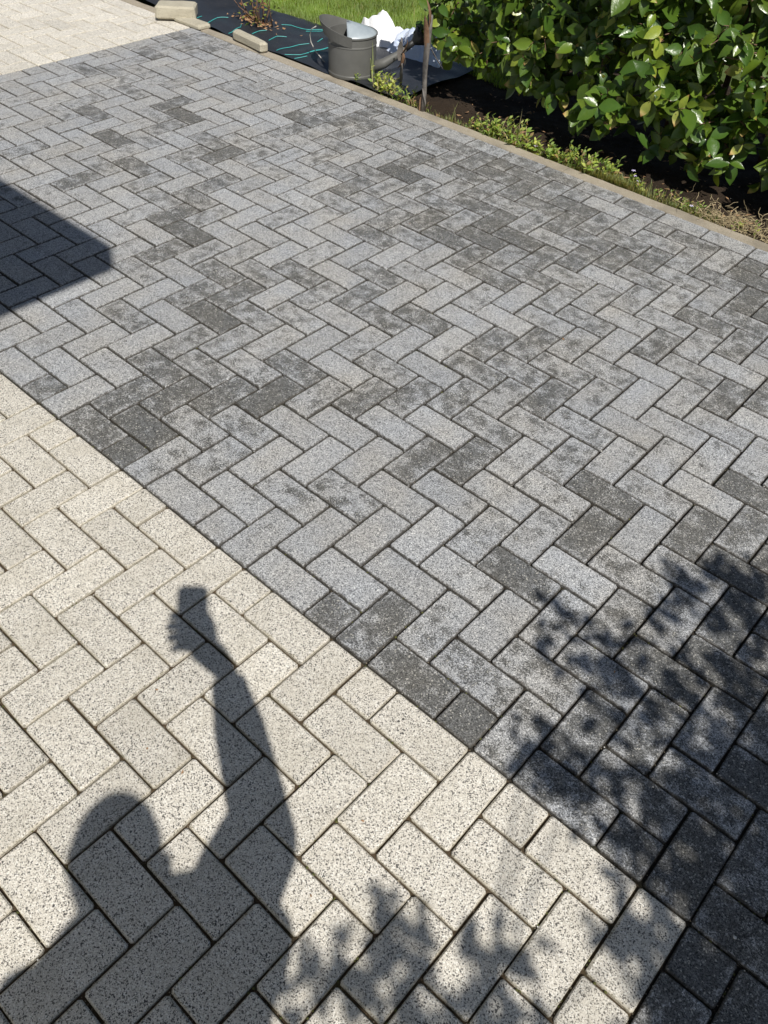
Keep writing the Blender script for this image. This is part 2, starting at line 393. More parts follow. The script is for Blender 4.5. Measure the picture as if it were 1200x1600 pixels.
def me_attrs(me, locs, sizes, stain_shades, tones, counts):
    fattr(me, 'local', [c for l in locs for p in l for c in p], 'POINT', 'FLOAT_VECTOR')
    fattr(me, 'size', [c for s, k in zip(sizes, counts) for _ in range(k) for c in s], 'POINT', 'FLOAT_VECTOR')
    fattr(me, 'stain', [s for s, k in zip(stain_shades, counts) for _ in range(k)], 'POINT')
    fattr(me, 'tone', [s for s, k in zip(tones, counts) for _ in range(k)], 'POINT')
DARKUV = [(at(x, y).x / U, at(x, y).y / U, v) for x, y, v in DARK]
ZB = -.0095
def paving(name, label, reg, c, mat, bed, cream, stretch=False, notch=None):
    p = sheet(name, reg[0] * U, reg[1] * U, (0 if notch else reg[2]) * U, reg[3] * U, ZB, bed)
    if notch: tag(sheet('driveway_bed', notch * U, reg[1] * U, reg[2] * U, -.001, ZB, bed, 1, 1, None, p), kind='structure')
    tag(p, label, kind='structure')
    make_bricks(p, bricks(reg, c, stretch, notch), mat, cream)
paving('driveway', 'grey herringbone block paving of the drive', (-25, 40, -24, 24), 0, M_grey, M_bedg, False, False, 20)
paving('driveway_border', 'grey straight course of blocks along the kerb', (-25, 40, 24, 25), 0, M_grey, M_bedg, False, True)
paving('forecourt', 'cream herringbone block paving in the foreground', (-24, 20, -30, 0), 2, M_cream, M_bedc, True)
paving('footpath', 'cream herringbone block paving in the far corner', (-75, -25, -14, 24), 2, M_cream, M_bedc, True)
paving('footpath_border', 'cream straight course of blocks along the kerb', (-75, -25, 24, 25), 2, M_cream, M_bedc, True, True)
sheet_gap = sheet('forecourt', -2.5, -2.4, -3.0, -0.002, ZB, M_bedc); tag(sheet_gap, 'narrow sanded strip beside the cream paving', kind='structure')
# kerb
kerb = tag(empty('kerb', (0, YK, 0)), 'tan concrete kerb between paving and garden bed', kind='structure')
ks = [-7.92 + .0, -6.92, -5.92, -4.92, -3.92, -2.92, -1.92, -.92, .08, 1.08, 2.08, 3.08, 4.08]
for i in range(len(ks) - 1):
    L = ks[i + 1] - ks[i] - .003; nseg = 24; rings = []
    for q in range(nseg + 1):
        x = -L / 2 + L * q / nseg; jz = noise.noise(Vector((ks[i] + x * 9, 5, 0))) * .0025
        hw = (YO - YK) / 2 - .002; j2 = noise.noise(Vector((x * 14, ks[i], 2))) * .0025
        prof = [(-hw, -.08), (hw, -.08), (hw + j2, -.004), (hw - .007 + j2, .002 + jz), (-hw + .004, .002 + jz), (-hw, -.003)]
        rings.append([Vector((x, a, b)) for a, b in prof])
    mb = MB(); mb.rings(rings)
    mb.build('kerb_stone', M_kerb, kerb, (ks[i] + (ks[i + 1] - ks[i]) / 2, (YO - YK) / 2, random.gauss(0, .001)))
# loose grit on the blocks
random.seed(31)
mb = MB()
def pebble(mb, p, r):
    V = []; 
    for z, k in ((-.3, .7), (.35, 1), (.95, .5)):
        V += [Vector((math.cos(t * math.pi / 2.5 + k) * k * r * random.uniform(.8, 1.15), math.sin(t * math.pi / 2.5 + k) * k * r * random.uniform(.7, 1.1), z * r * .7)) + p for t in range(5)]
    F = [(0 + q, (q + 1) % 5, 5 + (q + 1) % 5, 5 + q) for q in range(5)] + [(5 + q, 5 + (q + 1) % 5, 10 + (q + 1) % 5, 10 + q) for q in range(5)] + [(10, 11, 12, 13, 14)]
    mb.add(V, F)
for _ in range(420):
    pebble(mb, at(random.uniform(-20, 1220), random.uniform(80, 1620) ** 1.0, .0012), random.choice([.0007, .001, .0013, .0018]))
for x, y, r in [(857, 1232, .003), (900, 1268, .0035), (533, 1327, .0035), (515, 1253, .0025), (1008, 1302, .0025), (1148, 1465, .004), (372, 300, .005), (940, 705, .003), (752, 1045, .002)]:
    pebble(mb, at(x, y, .001), r)
tag(mb.build('grit', M_pebble), 'pale grit and tiny pebbles scattered over the block paving', 'grit', kind='stuff')
mb = MB()
for x, y, r in [(245, 1078, .004), (567, 1283, .004), (230, 1170, .004), (960, 1050, .004), (640, 350, .006), (880, 530, .006), (486, 1400, .004), (285, 1207, .005)]:
    p = at(x, y, .003); a = random.uniform(0, 6)
    mb.add([p + Vector((math.cos(a + t) * r * (1 if q % 2 else .5), math.sin(a + t) * r * (1 if q % 2 else .5), .001 * q)) for q, t in enumerate((0, 1.2, 3.1, 4.4))], [(0, 1, 2, 3)])
tag(mb.build('leaf_litter', M_dead), 'brown crumbs of dry leaf lying on the cream and grey blocks', 'leaf litter', kind='stuff')

# crumbs, sand and moss in the joints
random.seed(90)
for nm, mt, cnt, lab, rr_ in (('joint_sand', M_pebble2, 900, 'pale sand grains lying in the joints of the block paving', (.0008, .0018)), ('joint_moss', M_moss, 260, 'small tufts of olive moss growing in the joints of the block paving', (.0018, .0036))):
    mb = MB(); k = 0
    while k < cnt:
        p = at(random.uniform(-40, 1240), random.uniform(300, 1640), 0); u, v = p.x / U, p.y / U
        if nm == 'joint_moss' and noise.noise(Vector((p.x * 4, p.y * 4, 2))) < .05: continue
        if random.random() < .5: u = round(u)
        else: v = round(v)
        q = Vector((u * U + random.gauss(0, .0012), v * U + random.gauss(0, .0012), 0)); inside = False
        for b in JOINTS.get((math.floor(u - .5), math.floor(v - .5)), []) + JOINTS.get((math.floor(u + .01), math.floor(v + .01)), []) + JOINTS.get((math.floor(u - .01), math.floor(v - .01)), []):
            if b[0] + .035 < q.x / U < b[1] - .035 and b[2] + .035 < q.y / U < b[3] - .035: inside = True
        if inside: continue
        q.z = -.007 if nm == 'joint_sand' else -.006; pebble(mb, q, random.uniform(*rr_)); k += 1
    tag(mb.build(nm, mt), lab, nm.replace('joint_', ''), kind='stuff')

# ------------------------------------------------------------------ leaves
def leaf_data(L, W, fold=.25, curl=.2, ns=4):
    """leaf along +X, face +Z"""
    V = []; F = []
    prof = [0.04, .66, .97, .93, .55, .0] if ns == 4 else [0.05, 1.0, .0]
    for i in range(len(prof)):
        t = i / (len(prof) - 1); x = L * t; z = -curl * L * t * t; w = W / 2 * prof[i]
        V += [(x, -w, z + fold * w), (x, 0, z), (x, w, z + fold * w)]
    for i in range(len(prof) - 1):
        a = i * 3; F += [(a, a + 3, a + 4, a + 1), (a + 1, a + 4, a + 5, a + 2)]
    return V, F
GREENS = [(.095, .155, .016), (.13, .20, .022), (.062, .118, .015), (.115, .18, .022), (.21, .27, .038), (.040, .088, .014), (.080, .145, .020), (.050, .105, .016)]
OLDG = [(.045, .115, .020), (.035, .095, .018), (.060, .145, .025), (.085, .175, .032), (.028, .080, .020), (.12, .20, .04), (.05, .12, .03)]
def basis(d, nrm):
    x = d.normalized(); z = (nrm - x * nrm.dot(x)).normalized(); y = z.cross(x)
    return Matrix((x, y, z)).transposed()
# ---- laurel hedge
random.seed(5)
hedge = tag(empty('laurel_hedge', (0.6, 3.3, -0.02)), 'glossy green cherry laurel hedge overhanging the soil bed behind the kerb', 'hedge')
HO = Vector((0.6, 3.3, -0.02))
def htop(x): return max(.44, min(1.5, .50 + 1.25 * (x + .72)))
leafvars = []
def laurel_mesh(name, L, W, fold, curl, col, damaged=None):
    V, F = leaf_data(L, W, fold, curl)
    me = mesh(name, V, F, M_leaf, True)
    cols = []
    for i in range(len(V)):
        t = (i // 3) / 5
        c = col
        if damaged and t >= damaged: c = (.55, .45, .18) if t < 1 else (.35, .17, .07)
        cols += [*c, 1]
    fattr(me, 'leafcol', cols, 'POINT', 'FLOAT_COLOR')
    return me, V, F, cols
for q in range(26):
    L = random.uniform(.045, .108); W = L * random.uniform(.50, .62)
    col = random.choice(GREENS); j = random.uniform(.85, 1.2); col = tuple(x * j for x in col)
    dm = None
    if q in (3,): col = (.24, .28, .06); dm = .78
    if q in (7,): dm = .95
    
    leafvars.append(laurel_mesh('leaf', L, W, random.uniform(.15, .5), random.uniform(.0, .4), col, dm))
L_items = []
def hedge_front(x): return 2.78 - .05 * math.sin(x * 4 + 1) + .03 * noise.noise(Vector((x * 3, 0, 0)))
stem_mb = MB()
tries = 0
while len(L_items) < 13500 and tries < 90000:
    tries += 1
    x = random.uniform(-1.10, 2.6); z = random.uniform(.05, 1.5)
    if z > htop(x) + random.gauss(0, .04): continue
    # a clump centre
    rnd = noise.noise(Vector((x * 4.6, z * 5.5, 4.0)))
    yf = hedge_front(x) - .20 * rnd + (.16 * (1 - z / .22) ** 2 if z < .22 else 0)
    if rnd < -.12 and random.random() < .72: continue
    yf += max(0, (z - .9)) * .2 + (max(0, -.78 - x) * .5)
    depth = abs(random.gauss(0, .12)) if random.random() < .75 else random.uniform(.1, .75)
    P = Vector((x, yf + depth, z + .03))
    low = (.12 if x < .3 else .07) + .05 * noise.noise(Vector((x * 4, 9, 0))) + .05 * min(1, depth / .3)
    if x < .1 : low += .04 * min(1, (.1 - x) / .4)
    if P.z < low: continue
    # rosette of 3-6 leaves on a twig
    ax = Vector((random.gauss(0, .6), -1 + random.gauss(0, .35), random.gauss(.25, .55))).normalized()
    k = random.randint(3, 6); tw = .07
    stem_mb.tube([P - ax * -.0 + Vector((0, .08, -.02)) * .7, P - ax * .02, P + ax * tw], [.003, .0025, .0015], 4, False)
    for q in range(k):
        th = q * 2.4 + random.uniform(-.5, .5)
        side = ax.orthogonal(); side = Quaternion(ax, th) @ side
        d = (side * random.uniform(.7, 1.1) + ax * random.uniform(.15, .8) + Vector((0, 0, -random.uniform(.0, .55)))).normalized()
        nrm = (ax + Vector((.35, -.35, .7)) * random.uniform(.3, 1.2) + Vector((random.gauss(0, .35), random.gauss(0, .35), random.gauss(0, .35)))).normalized()
        base = P + ax * tw * random.uniform(.2, 1)
        L_items.append((base, d, nrm, random.randrange(26), random.uniform(.75, 1.15)))
# pick the 300 leaves that show largest
scored = []
occ = {}
for i, (b, d, nn, vi, sc) in enumerate(L_items):
    ctr = b + d * .05 * sc; s = pr(ctr)
    if not s or not (-30 < s[0] < 1220 and -30 < s[1] < 400): continue
    key = (int(s[0] // 16), int(s[1] // 16)); scored.append((s[2], key, i, abs(nn.dot((CP - ctr).normalized()))))
scored.sort(); pick = set()
for zz, key, i, f in scored:
    if occ.get(key, 0) < 1 and f > .35 and len(pick) < 300: pick.add(i); occ[key] = occ.get(key, 0) + 1
for i in pick:
    b, d, nn, vi, sc = L_items[i]
    o = link('leaf', leafvars[vi][0], hedge)
    m4 = basis(d, nn).to_4x4() @ Matrix.Scale(sc, 4); m4.translation = b - HO; o.matrix_local = m4
VV = []; FF = []; CC = []
for i, (b, d, nn, vi, sc) in enumerate(L_items):
    if i in pick: continue
    _, V, F, cols = leafvars[vi]; R3 = basis(d, nn); n0 = len(VV); bb = b - HO
    VV += [bb + R3 @ (Vector(v) * sc) for v in V]; FF += [tuple(q + n0 for q in f) for f in F]; CC += cols
me = mesh('foliage', VV, FF, M_leaf, True); fattr(me, 'leafcol', CC, 'POINT', 'FLOAT_COLOR')
tag(link('foliage', me, hedge), kind='stuff')
for v in stem_mb.V: v -= HO
tag(stem_mb.build('twigs', M_bark, hedge), kind='stuff')
for k in range(16):
    x = -.55 + k * .2 + random.gauss(0, .04); y = 3.25 + random.gauss(0, .08); h = min(1.3, htop(x) - .1)
    pts = [Vector((x, y, 0)), Vector((x + random.gauss(0, .05), y - .04, h * .35)), Vector((x + random.gauss(0, .1), y - .12, h * .7)), Vector((x + random.gauss(0, .12), y - .2, h))]
    mb = MB(); mb.tube([p - HO for p in pts], [.016, .013, .010, .006], 7)
    for q in range(6):
        t = random.uniform(.25, .95); i0 = int(t * 3); p = pts[i0].lerp(pts[min(3, i0 + 1)], t * 3 - i0)
        e = p + Vector((random.gauss(0, .15), -random.uniform(.1, .32), random.uniform(.0, .2)))
        mb.tube([p - HO, p.lerp(e, .5) - HO + Vector((0, 0, .02)), e - HO], [.006, .0045, .003], 5)
    mb.build('branch', M_bark, hedge, smooth=True)

# ------------------------------------------------------------------ lawn grass
random.seed(12)
V = []; F = []; CC = []
def blade(p, h, w, lean, a, col):
    n0 = len(V); dx, dy = math.cos(a), math.sin(a); px, py = -dy * w / 2, dx * w / 2
    m = Vector((p.x + dx * lean * .35, p.y + dy * lean * .35, p.z + h * .6)); t = Vector((p.x + dx * lean, p.y + dy * lean, p.z + h))
    V.extend([(p.x - px, p.y - py, p.z), (p.x + px, p.y + py, p.z), (m.x + px * .8, m.y + py * .8, m.z), (m.x - px * .8, m.y - py * .8, m.z), tuple(t)])
    F.extend([(n0, n0 + 1, n0 + 2, n0 + 3), (n0 + 3, n0 + 2, n0 + 4)]); CC.extend([*col, 1] * 5)
cnt = 0
while cnt < 62000:
    x = random.uniform(-4.6, -0.6); y = 3.05 + random.random() ** 1.4 * 4.6
    if y < LAWN_Y(x): continue
    s = pr((x, y, 0))
    if not s or s[0] < -150 or s[0] > 800 or s[1] < -70: continue
    cl = noise.noise(Vector((x * 4, y * 4, 0))); cl2 = noise.noise(Vector((x * 13, y * 13, 7)))
    if random.random() < .05: col = (.42, .36, .16)
    else:
        g = 1 + .45 * cl + .35 * cl2; col = (.22 * g + .03 * random.random(), .345 * g, .06 * g)
    blade(Vector((x, y, lawnz(x, y) - .035)), random.uniform(.022, .05) * (1 + .4 * cl2), random.uniform(.0022, .0042), random.uniform(.004, .035), random.uniform(0, 6.28), col); cnt += 1
me = mesh('grass', V, F, M_grass); fattr(me, 'leafcol', CC, 'POINT', 'FLOAT_COLOR')
tag(link('grass', me), 'short green lawn grass growing behind the black fabric', 'grass', kind='stuff')

# ------------------------------------------------------------------ weed fabric
FX0, FX1, FY0 = -3.55, -0.97, YO + .004
def fabz(x, y):
    t = (y - FY0) / .55
    z = .006 + .012 * noise.noise(Vector((x * 3.2, y * 5, 0))) + .006 * noise.noise(Vector((x * 9, y * 11, 3)))
    z += .010 * math.sin(x * 17 + y * 9) * max(0, noise.noise(Vector((x * 1.3, y * 2, 8))) + .3)
    if x < -2.3: z += .055 * math.exp(-((y - 3.0 + .04 * (x + 2.3)) / .045) ** 2) * min(1, (-2.3 - x) / .25)
    if x < -2.8: z += .05 * math.exp(-((y - 2.62) / .05) ** 2) * min(1, (-2.8 - x) / .15)
    return z
nx, ny = 220, 44; V = []; F = []
for j in range(ny + 1):
    for i in range(nx + 1):
        x = FX0 + (FX1 - FX0) * i / nx; yl = LAWN_Y(x) + .03 + .015 * math.sin(x * 11); y = FY0 + (yl - FY0) * j / ny
        V.append((x, y, fabz(x, y) + (-.025 if j in (ny,) else 0)))
hole = at(408, 34)
for j in range(ny):
    for i in range(nx):
        a = j * (nx + 1) + i; cx = V[a][0]; cy = V[a][1]
        F.append((a, a + 1, a + nx + 2, a + nx + 1))
fab = empty('weed_fabric', (-2.1, 2.85, 0)); tag(fab, 'black woven weed control fabric with teal marker threads between kerb and lawn', 'ground fabric')
FO = Vector((-2.1, 2.85, 0))
V = [Vector(v) - FO for v in V]
link('fabric_sheet', mesh('fabric_sheet', V, F, M_fabric, True), fab)
def thread(pts):
    P = [at(x, y, .008) for x, y in pts]; out = []
    for a, b in zip(P[:-1], P[1:]):
        n = max(2, int((b - a).length / .02))
        for q in range(n): out.append(a.lerp(b, q / n))
    out.append(P[-1])
    out = [Vector((p.x, p.y, fabz(p.x, p.y) + .004)) for p in out if p.y > FY0]
    if len(out) < 2: return
    mb = MB(); mb.tube([p - FO for p in out], .0020, 5)
    mb.build('marker_thread', M_teal, fab)
for l in [[(305,27),(315,23)], [(325,36),(340,31),(357,31)], [(352,53),(362,50),(376,42),(377,37)], [(394,55),(405,51),(417,51)], [(420,64),(433,59),(448,59)],
          [(420,81),(432,79),(447,74),(467,70),(483,69)], [(445,86),(470,87),(490,84),(505,79),(513,76)], [(440,41),(455,40),(480,44),(513,46)], [(478,47),(500,49),(513,46)],
          [(443,90),(460,92),(480,90)], [(496,68),(504,64)], [(480,86),(500,80),(512,76)], [(586,98),(600,94),(618,90)]]: thread(l)

# ------------------------------------------------------------------ stones
def stone(px, py, size, rz, label, z=.02, tilt=(0, 0)):
    mb = MB(); mb.box((0, 0, 0), size, 0, .010)
    bm = bmesh.new(); bm.from_mesh(mb.me('t', M_stone)); bmesh.ops.subdivide_edges(bm, edges=bm.edges, cuts=2, use_grid_fill=True)
    for v in bm.verts: v.co += v.co.normalized() * noise.noise(v.co * 22 + Vector((px, 0, 0))) * .006
    me = bpy.data.meshes.new('paving_stone'); bm.to_mesh(me); bm.free(); me.materials.clear(); me.materials.append(M_stone)
    p = at(px, py, z); o = link('stone_block', me, None, p); o.rotation_euler = (tilt[0], tilt[1], rz)
    return tag(o, label, 'stone block', 'pale stone blocks weighing down the black fabric')
stone(276, 16, (.23, .13, .07), .75, 'pale thick stone block on the black fabric fold, farthest from the watering can', .045)
stone(300, 35, (.24, .09, .03), .02, 'flat pale stone slab lying against the kerb between two thicker blocks', .012)
stone(391, 64, (.28, .052, .052), -.12, 'long narrow pale stone block on black fabric nearest the watering can', .03)

# ------------------------------------------------------------------ watering can
base = at(547, 128, 0.0) + Vector((-.63, .776, 0)) * .125; base.z = .006
can = tag(empty('watering_can', base, math.atan2(.668, .743)), 'dark grey metal watering can standing on black fabric by the kerb', 'watering can')
R_, H_ = .128, .195
def circ(r, z, n=40, ox=0, oy=0): return [Vector((ox + r * math.cos(2 * math.pi * k / n), oy + r * math.sin(2 * math.pi * k / n), z)) for k in range(n)]
mb = MB(); mb.rings([circ(R_ * .97, 0), circ(R_ * .985, .004), circ(R_ * .985, .014), circ(R_ * .965, .018), circ(R_ * .985, H_ - .05), circ(R_ * 1.0, H_ - .048), circ(R_ * 1.0, H_ - .043), circ(R_ * .985, H_ - .041), circ(R_ * .985, H_ - .006), circ(R_ * 1.02, H_ - .004), circ(R_ * 1.02, H_ + .002), circ(R_ * .97, H_ + .002), circ(R_ * .96, H_ - .01), circ(R_ * .95, .03)])
mb.build('can_body', M_can, can, smooth=True).data.set_sharp_from_angle(angle=.5)
# conical hood over the spout half
mb = MB(); rings = []
for q in range(7):
    t = q / 6; r = R_ * (1 - t) * .985 + .012 * t
    rings.append([Vector((r * math.cos(a) + .0 * t - .03 * t, r * math.sin(a), H_ + .001 + .048 * t ** .9)) for a in [-math.pi * .56 + math.pi * 1.12 * k / 24 for k in range(25)]])
mb.rings(rings, False, False)
o = mb.build('spout_hood', M_canlight, can, smooth=True); sm = o.modifiers.new('s', 'SOLIDIFY'); sm.thickness = .0025
# wide strap handle looping over the open half
mb = MB(); V = []; F = []
for q in range(29):
    t = math.pi * q / 28; a = Vector((-.150 * math.sin(t) ** .8 - .0, -R_ * .98 * math.cos(t), 0)); z = H_ - .040 + .040 * math.sin(t)
    up = Vector((-.020 * math.sin(t), -.012 * math.cos(t), .050 + .012 * math.sin(t)))
    V += [a + Vector((0, 0, z)), a + Vector((0, 0, z)) + up]
for q in range(28): F.append((q * 2, q * 2 + 2, q * 2 + 3, q * 2 + 1))
mb.add(V, F); o = mb.build('handle', M_can, can); sm = o.modifiers.new('s', 'SOLIDIFY'); sm.thickness = .003
mb = MB(); mb.tube([(.10, -.02, .035), (.17, -.02, .060), (.245, -.01, .105), (.285, 0, .135)], [.030, .024, .017, .014], 16)
mb.build('spout', M_can, can, smooth=True)
mb = MB(); mb.tube([(.272, 0, .125), (.325, 0, .167)], [.0165, .0155], 14); 
mb.build('spout_collar', M_candark, can, smooth=True)
mb = MB(); mb.tube([(.318, 0, .161), (.344, 0, .181), (.359, 0, .194), (.364, 0, .198)], [.0165, .040, .052, .050], 20)
mb.build('rose', M_candark, can, smooth=True).data.set_sharp_from_angle(angle=.6)

# ------------------------------------------------------------------ white plastic sheets
def crumple(name, corners_px, peaks, mat, label, seed, n=40, base_z=.0):
    P = [at(x, y, 0) for x, y in corners_px]; V = []; F = []
    for j in range(n + 1):
        for i in range(n + 1):
            s, t = i / n, j / n
            p = P[0].lerp(P[1], s).lerp(P[3].lerp(P[2], s), t)
            q = Vector((p.x * 7 + seed, p.y * 7, 0))
            z = .012 + .075 * abs(noise.noise(q)) + .035 * abs(noise.noise(q * 1.9 + Vector((3, 1, 0)))) + .012 * abs(noise.noise(q * 5))
            for (cx, cy, h, r) in peaks:
                d = math.hypot(s - cx, t - cy) / r; z += h * math.exp(-d * d * 1.6)
            e = min(s, 1 - s, t, 1 - t); z *= min(1, e * 7 + .12)
            p.z = base_z + z; p.x += .02 * noise.noise(q * 1.7 + Vector((0, 0, 5))); p.y += .02 * noise.noise(q * 1.7 + Vector((0, 9, 5)))
            V.append(p)
    for j in range(n):
        for i in range(n): a = j * (n + 1) + i; F.append((a, a + 1, a + n + 2, a + n + 1))
    o = P[0].lerp(P[2], .5); o.z = 0
    ob = link(name, mesh(name, [v - o for v in V], F, mat), None, o); sm = ob.modifiers.new('s', 'SOLIDIFY'); sm.thickness = .001
    return tag(ob, label, 'plastic sheet')
crumple('plastic_sheet', [(560, 66), (655, 92), (640, 58), (548, 50)], [(.32, .5, .085, .26), (.55, .6, .05, .22), (.10, .5, .045, .15), (.80, .45, .035, .22)], M_white, 'crumpled opaque white plastic sheet heaped behind the watering can', 3)
crumple('plastic_sheet', [(600, 82), (686, 112), (700, 82), (618, 60)], [(.35, .45, .07, .3), (.8, .5, .10, .3)], M_blueish, 'bluish thin plastic film crumpled beside the rusty stake', 8)
mb = MB(); p = at(634, 72, .0); mb.box((0, 0, .035), (.035, .03, .07), .6, .008); 
tag(mb.build('plant_pot', simple('green_plastic', (.02, .10, .04), (.03, .14, .06), 20, .4), None, p), 'small dark green plastic pot between the white plastic and the watering can spout', 'pot')

# ------------------------------------------------------------------ stakes and wire
def curled(mb, p, d, L, W, curl):
    pts = []; V = []; F = []; n = 8
    side = d.cross(Vector((0, 0, 1))); side = side.normalized() if side.length > .1 else Vector((1, 0, 0))
    nn = side.cross(d).normalized(); pos = Vector(p); dirn = d.normalized()
    for q in range(n + 1):
        t = q / n; w = W * math.sin(math.pi * min(1, t * .92 + .08)) ** .7 / 2
        V += [pos - side * w + nn * w * .6, pos, pos + side * w + nn * w * .6]
        dirn = Quaternion(side, curl / n) @ dirn; pos = pos + dirn * L / n
    for q in range(n): a = q * 3; F += [(a, a + 3, a + 4, a + 1), (a + 1, a + 4, a + 5, a + 2)]
    mb.add(V, F)
b = at(660, 174); b.z = -.02
st = tag(empty('garden_stake', b), 'tall thin weathered grey garden stake with a rusty curled top beside the hedge', 'garden stake')
mb = MB(); mb.tube([(0, 0, 0), (.004, 0, .10), (-.003, 0, .2), (.001, 0, .33), (.003, 0, .39), (.006, 0, .445)], [.012, .0115, .012, .014, .014, .011], 8); mb.build('stake_pole', M_greymetal, st, smooth=True)
mb = MB(); curled(mb, (-.004, -.012, .16), Vector((-.05, -.1, 1)), .17, .040, .15); mb.build('leaf_plate', M_greymetal, st, smooth=True)
mb = MB(); curled(mb, (.0, -.008, .27), Vector((.02, -.1, 1)), .19, .030, -.2); mb.build('leaf_plate', M_rust, st, smooth=True)
mb = MB(); curled(mb, (.012, -.01, .40), Vector((.30, .2, 1)), .12, .034, 1.0); mb.build('leaf_plate', M_rust, st, smooth=True)
mb = MB(); curled(mb, (.01, .0, .32), Vector((.35, .3, -.9)), .13, .016, .3); mb.build('leaf_plate', M_greymetal, st, smooth=True)
mb = MB(); mb.tube([(.0, -.012, .13), (.012, -.014, .10), (.022, -.01, .07), (.020, -.01, .045)], [.003, .0045, .004, .003], 6); mb.build('tendril', M_greymetal, st, smooth=True)
mb = MB(); mb.tube([(-.012, -.01, 0), (-.012, -.01, .07), (-.010, -.01, .085)], [.004, .004, .002], 6); mb.build('rusty_rod', M_rust, st)
b = at(626, 134); b.z = -.01
st = tag(empty('garden_stake', b), 'short grey garden ornament with curled metal leaves under the watering can spout', 'garden stake')
mb = MB(); mb.tube([(0, 0, 0), (0, 0, .1), (-.006, 0, .18), (-.012, 0, .235)], [.006, .006, .006, .004], 8); mb.build('stake_pole', M_greymetal, st, smooth=True)
for p, d, L, W, cu, m in [((0, -.01, .015), (-.1, -.1, 1), .10, .05, .3, M_greymetal), ((-.01, -.01, .13), (-.1, .1, 1), .10, .03, .5, M_greymetal), ((0, -.01, .16), (.7, .5, .5), .085, .035, 1.2, M_rust), ((.01, -.01, .17), (.1, 0, -1), .09, .030, -.9, M_rust), ((.01, 0, .1), (.6, .4, .6), .06, .018, 1.6, M_greymetal), ((-.01, 0, .03), (-.6, -.4, .6), .06, .018, -1.4, M_greymetal)]:
    mb = MB(); curled(mb, p, Vector(d), L, W, cu); mb.build('leaf_plate', m, st, smooth=True)
pts = [atY(x, y, 2.66) for x, y in [(511, 104), (503, 92), (493, 80), (486, 66), (484, 54), (487, 45), (494, 41)]]; pts[0].z = 0
o0 = pts[0].copy(); mb = MB(); mb.tube([p - o0 for p in pts], .0028, 6)
tag(mb.build('wire', M_wire, None, o0, True), 'thin pale bent wire arching up left of the watering can', 'wire')

# ------------------------------------------------------------------ rose bush
random.seed(3)
b = at(402, 40); rb = tag(empty('rose_bush', b), 'leafless thin stemmed rose bush growing through the black fabric at the lawn edge', 'rose bush')
for dx, dy, px, py, r in [(-.06, 0, 372, -30, .005), (-.03, .02, 385, -40, .006), (.0, 0, 402, -10, .007), (.03, .02, 398, -60, .006), (.06, .0, 440, -50, .005), (.10, .03, 430, -40, .004), (.02, -.02, 420, -20, .004), (-.02, .03, 352, -20, .004)]:
    s0 = b + Vector((dx, dy, 0)); e = atY(px, py, b.y + random.uniform(-.05, .12)); mid = s0.lerp(e, .5) + Vector((random.gauss(0, .02), random.gauss(0, .02), 0))
    mb = MB(); mb.tube([s0 - b, s0.lerp(mid, .6) - b + Vector((.01, 0, 0)), mid - b, e - b], [r, r * .85, r * .7, r * .5], 6); mb.build('stem', M_bark, rb, smooth=True)
V = []; F = []; CC = []
for _ in range(70):
    p = Vector((random.gauss(-.03, .07), random.gauss(0, .03), random.uniform(.01, .13))); d = Vector((random.gauss(0, 1), random.gauss(0, 1), random.gauss(.3, .5))).normalized()
    lv, lf = leaf_data(random.uniform(.02, .04), .016, .3, .3, 2); R3 = basis(d, Vector((random.gauss(0, .5), random.gauss(0, .5), 1))); n0 = len(V)
    V += [p + R3 @ Vector(v) for v in lv]; F += [tuple(i + n0 for i in f) for f in lf]; c = random.choice([(.14, .22, .05), (.22, .27, .06), (.30, .14, .07)]); CC += [*c, 1] * len(lv)
me = mesh('foliage', V, F, M_weed, True); fattr(me, 'leafcol', CC, 'POINT', 'FLOAT_COLOR'); link('foliage', me, rb)
mb = MB()
for _ in range(130):
    p = Vector((random.gauss(.0, .11), random.gauss(-.01, .035), .018 + random.random() * .012)); a = random.uniform(0, 6); r = random.uniform(.006, .016)
    mb.add([p + Vector((math.cos(a + t) * r * k, math.sin(a + t) * r * k, random.uniform(-.004, .008))) for t, k in ((0, 1), (1.3, .5), (3.14, 1), (4.4, .5))], [(0, 1, 2, 3)])
tag(mb.build('leaf_litter', M_dead, None, b), 'brown dead leaves piled round the foot of the rose bush', 'leaf litter', kind='stuff')

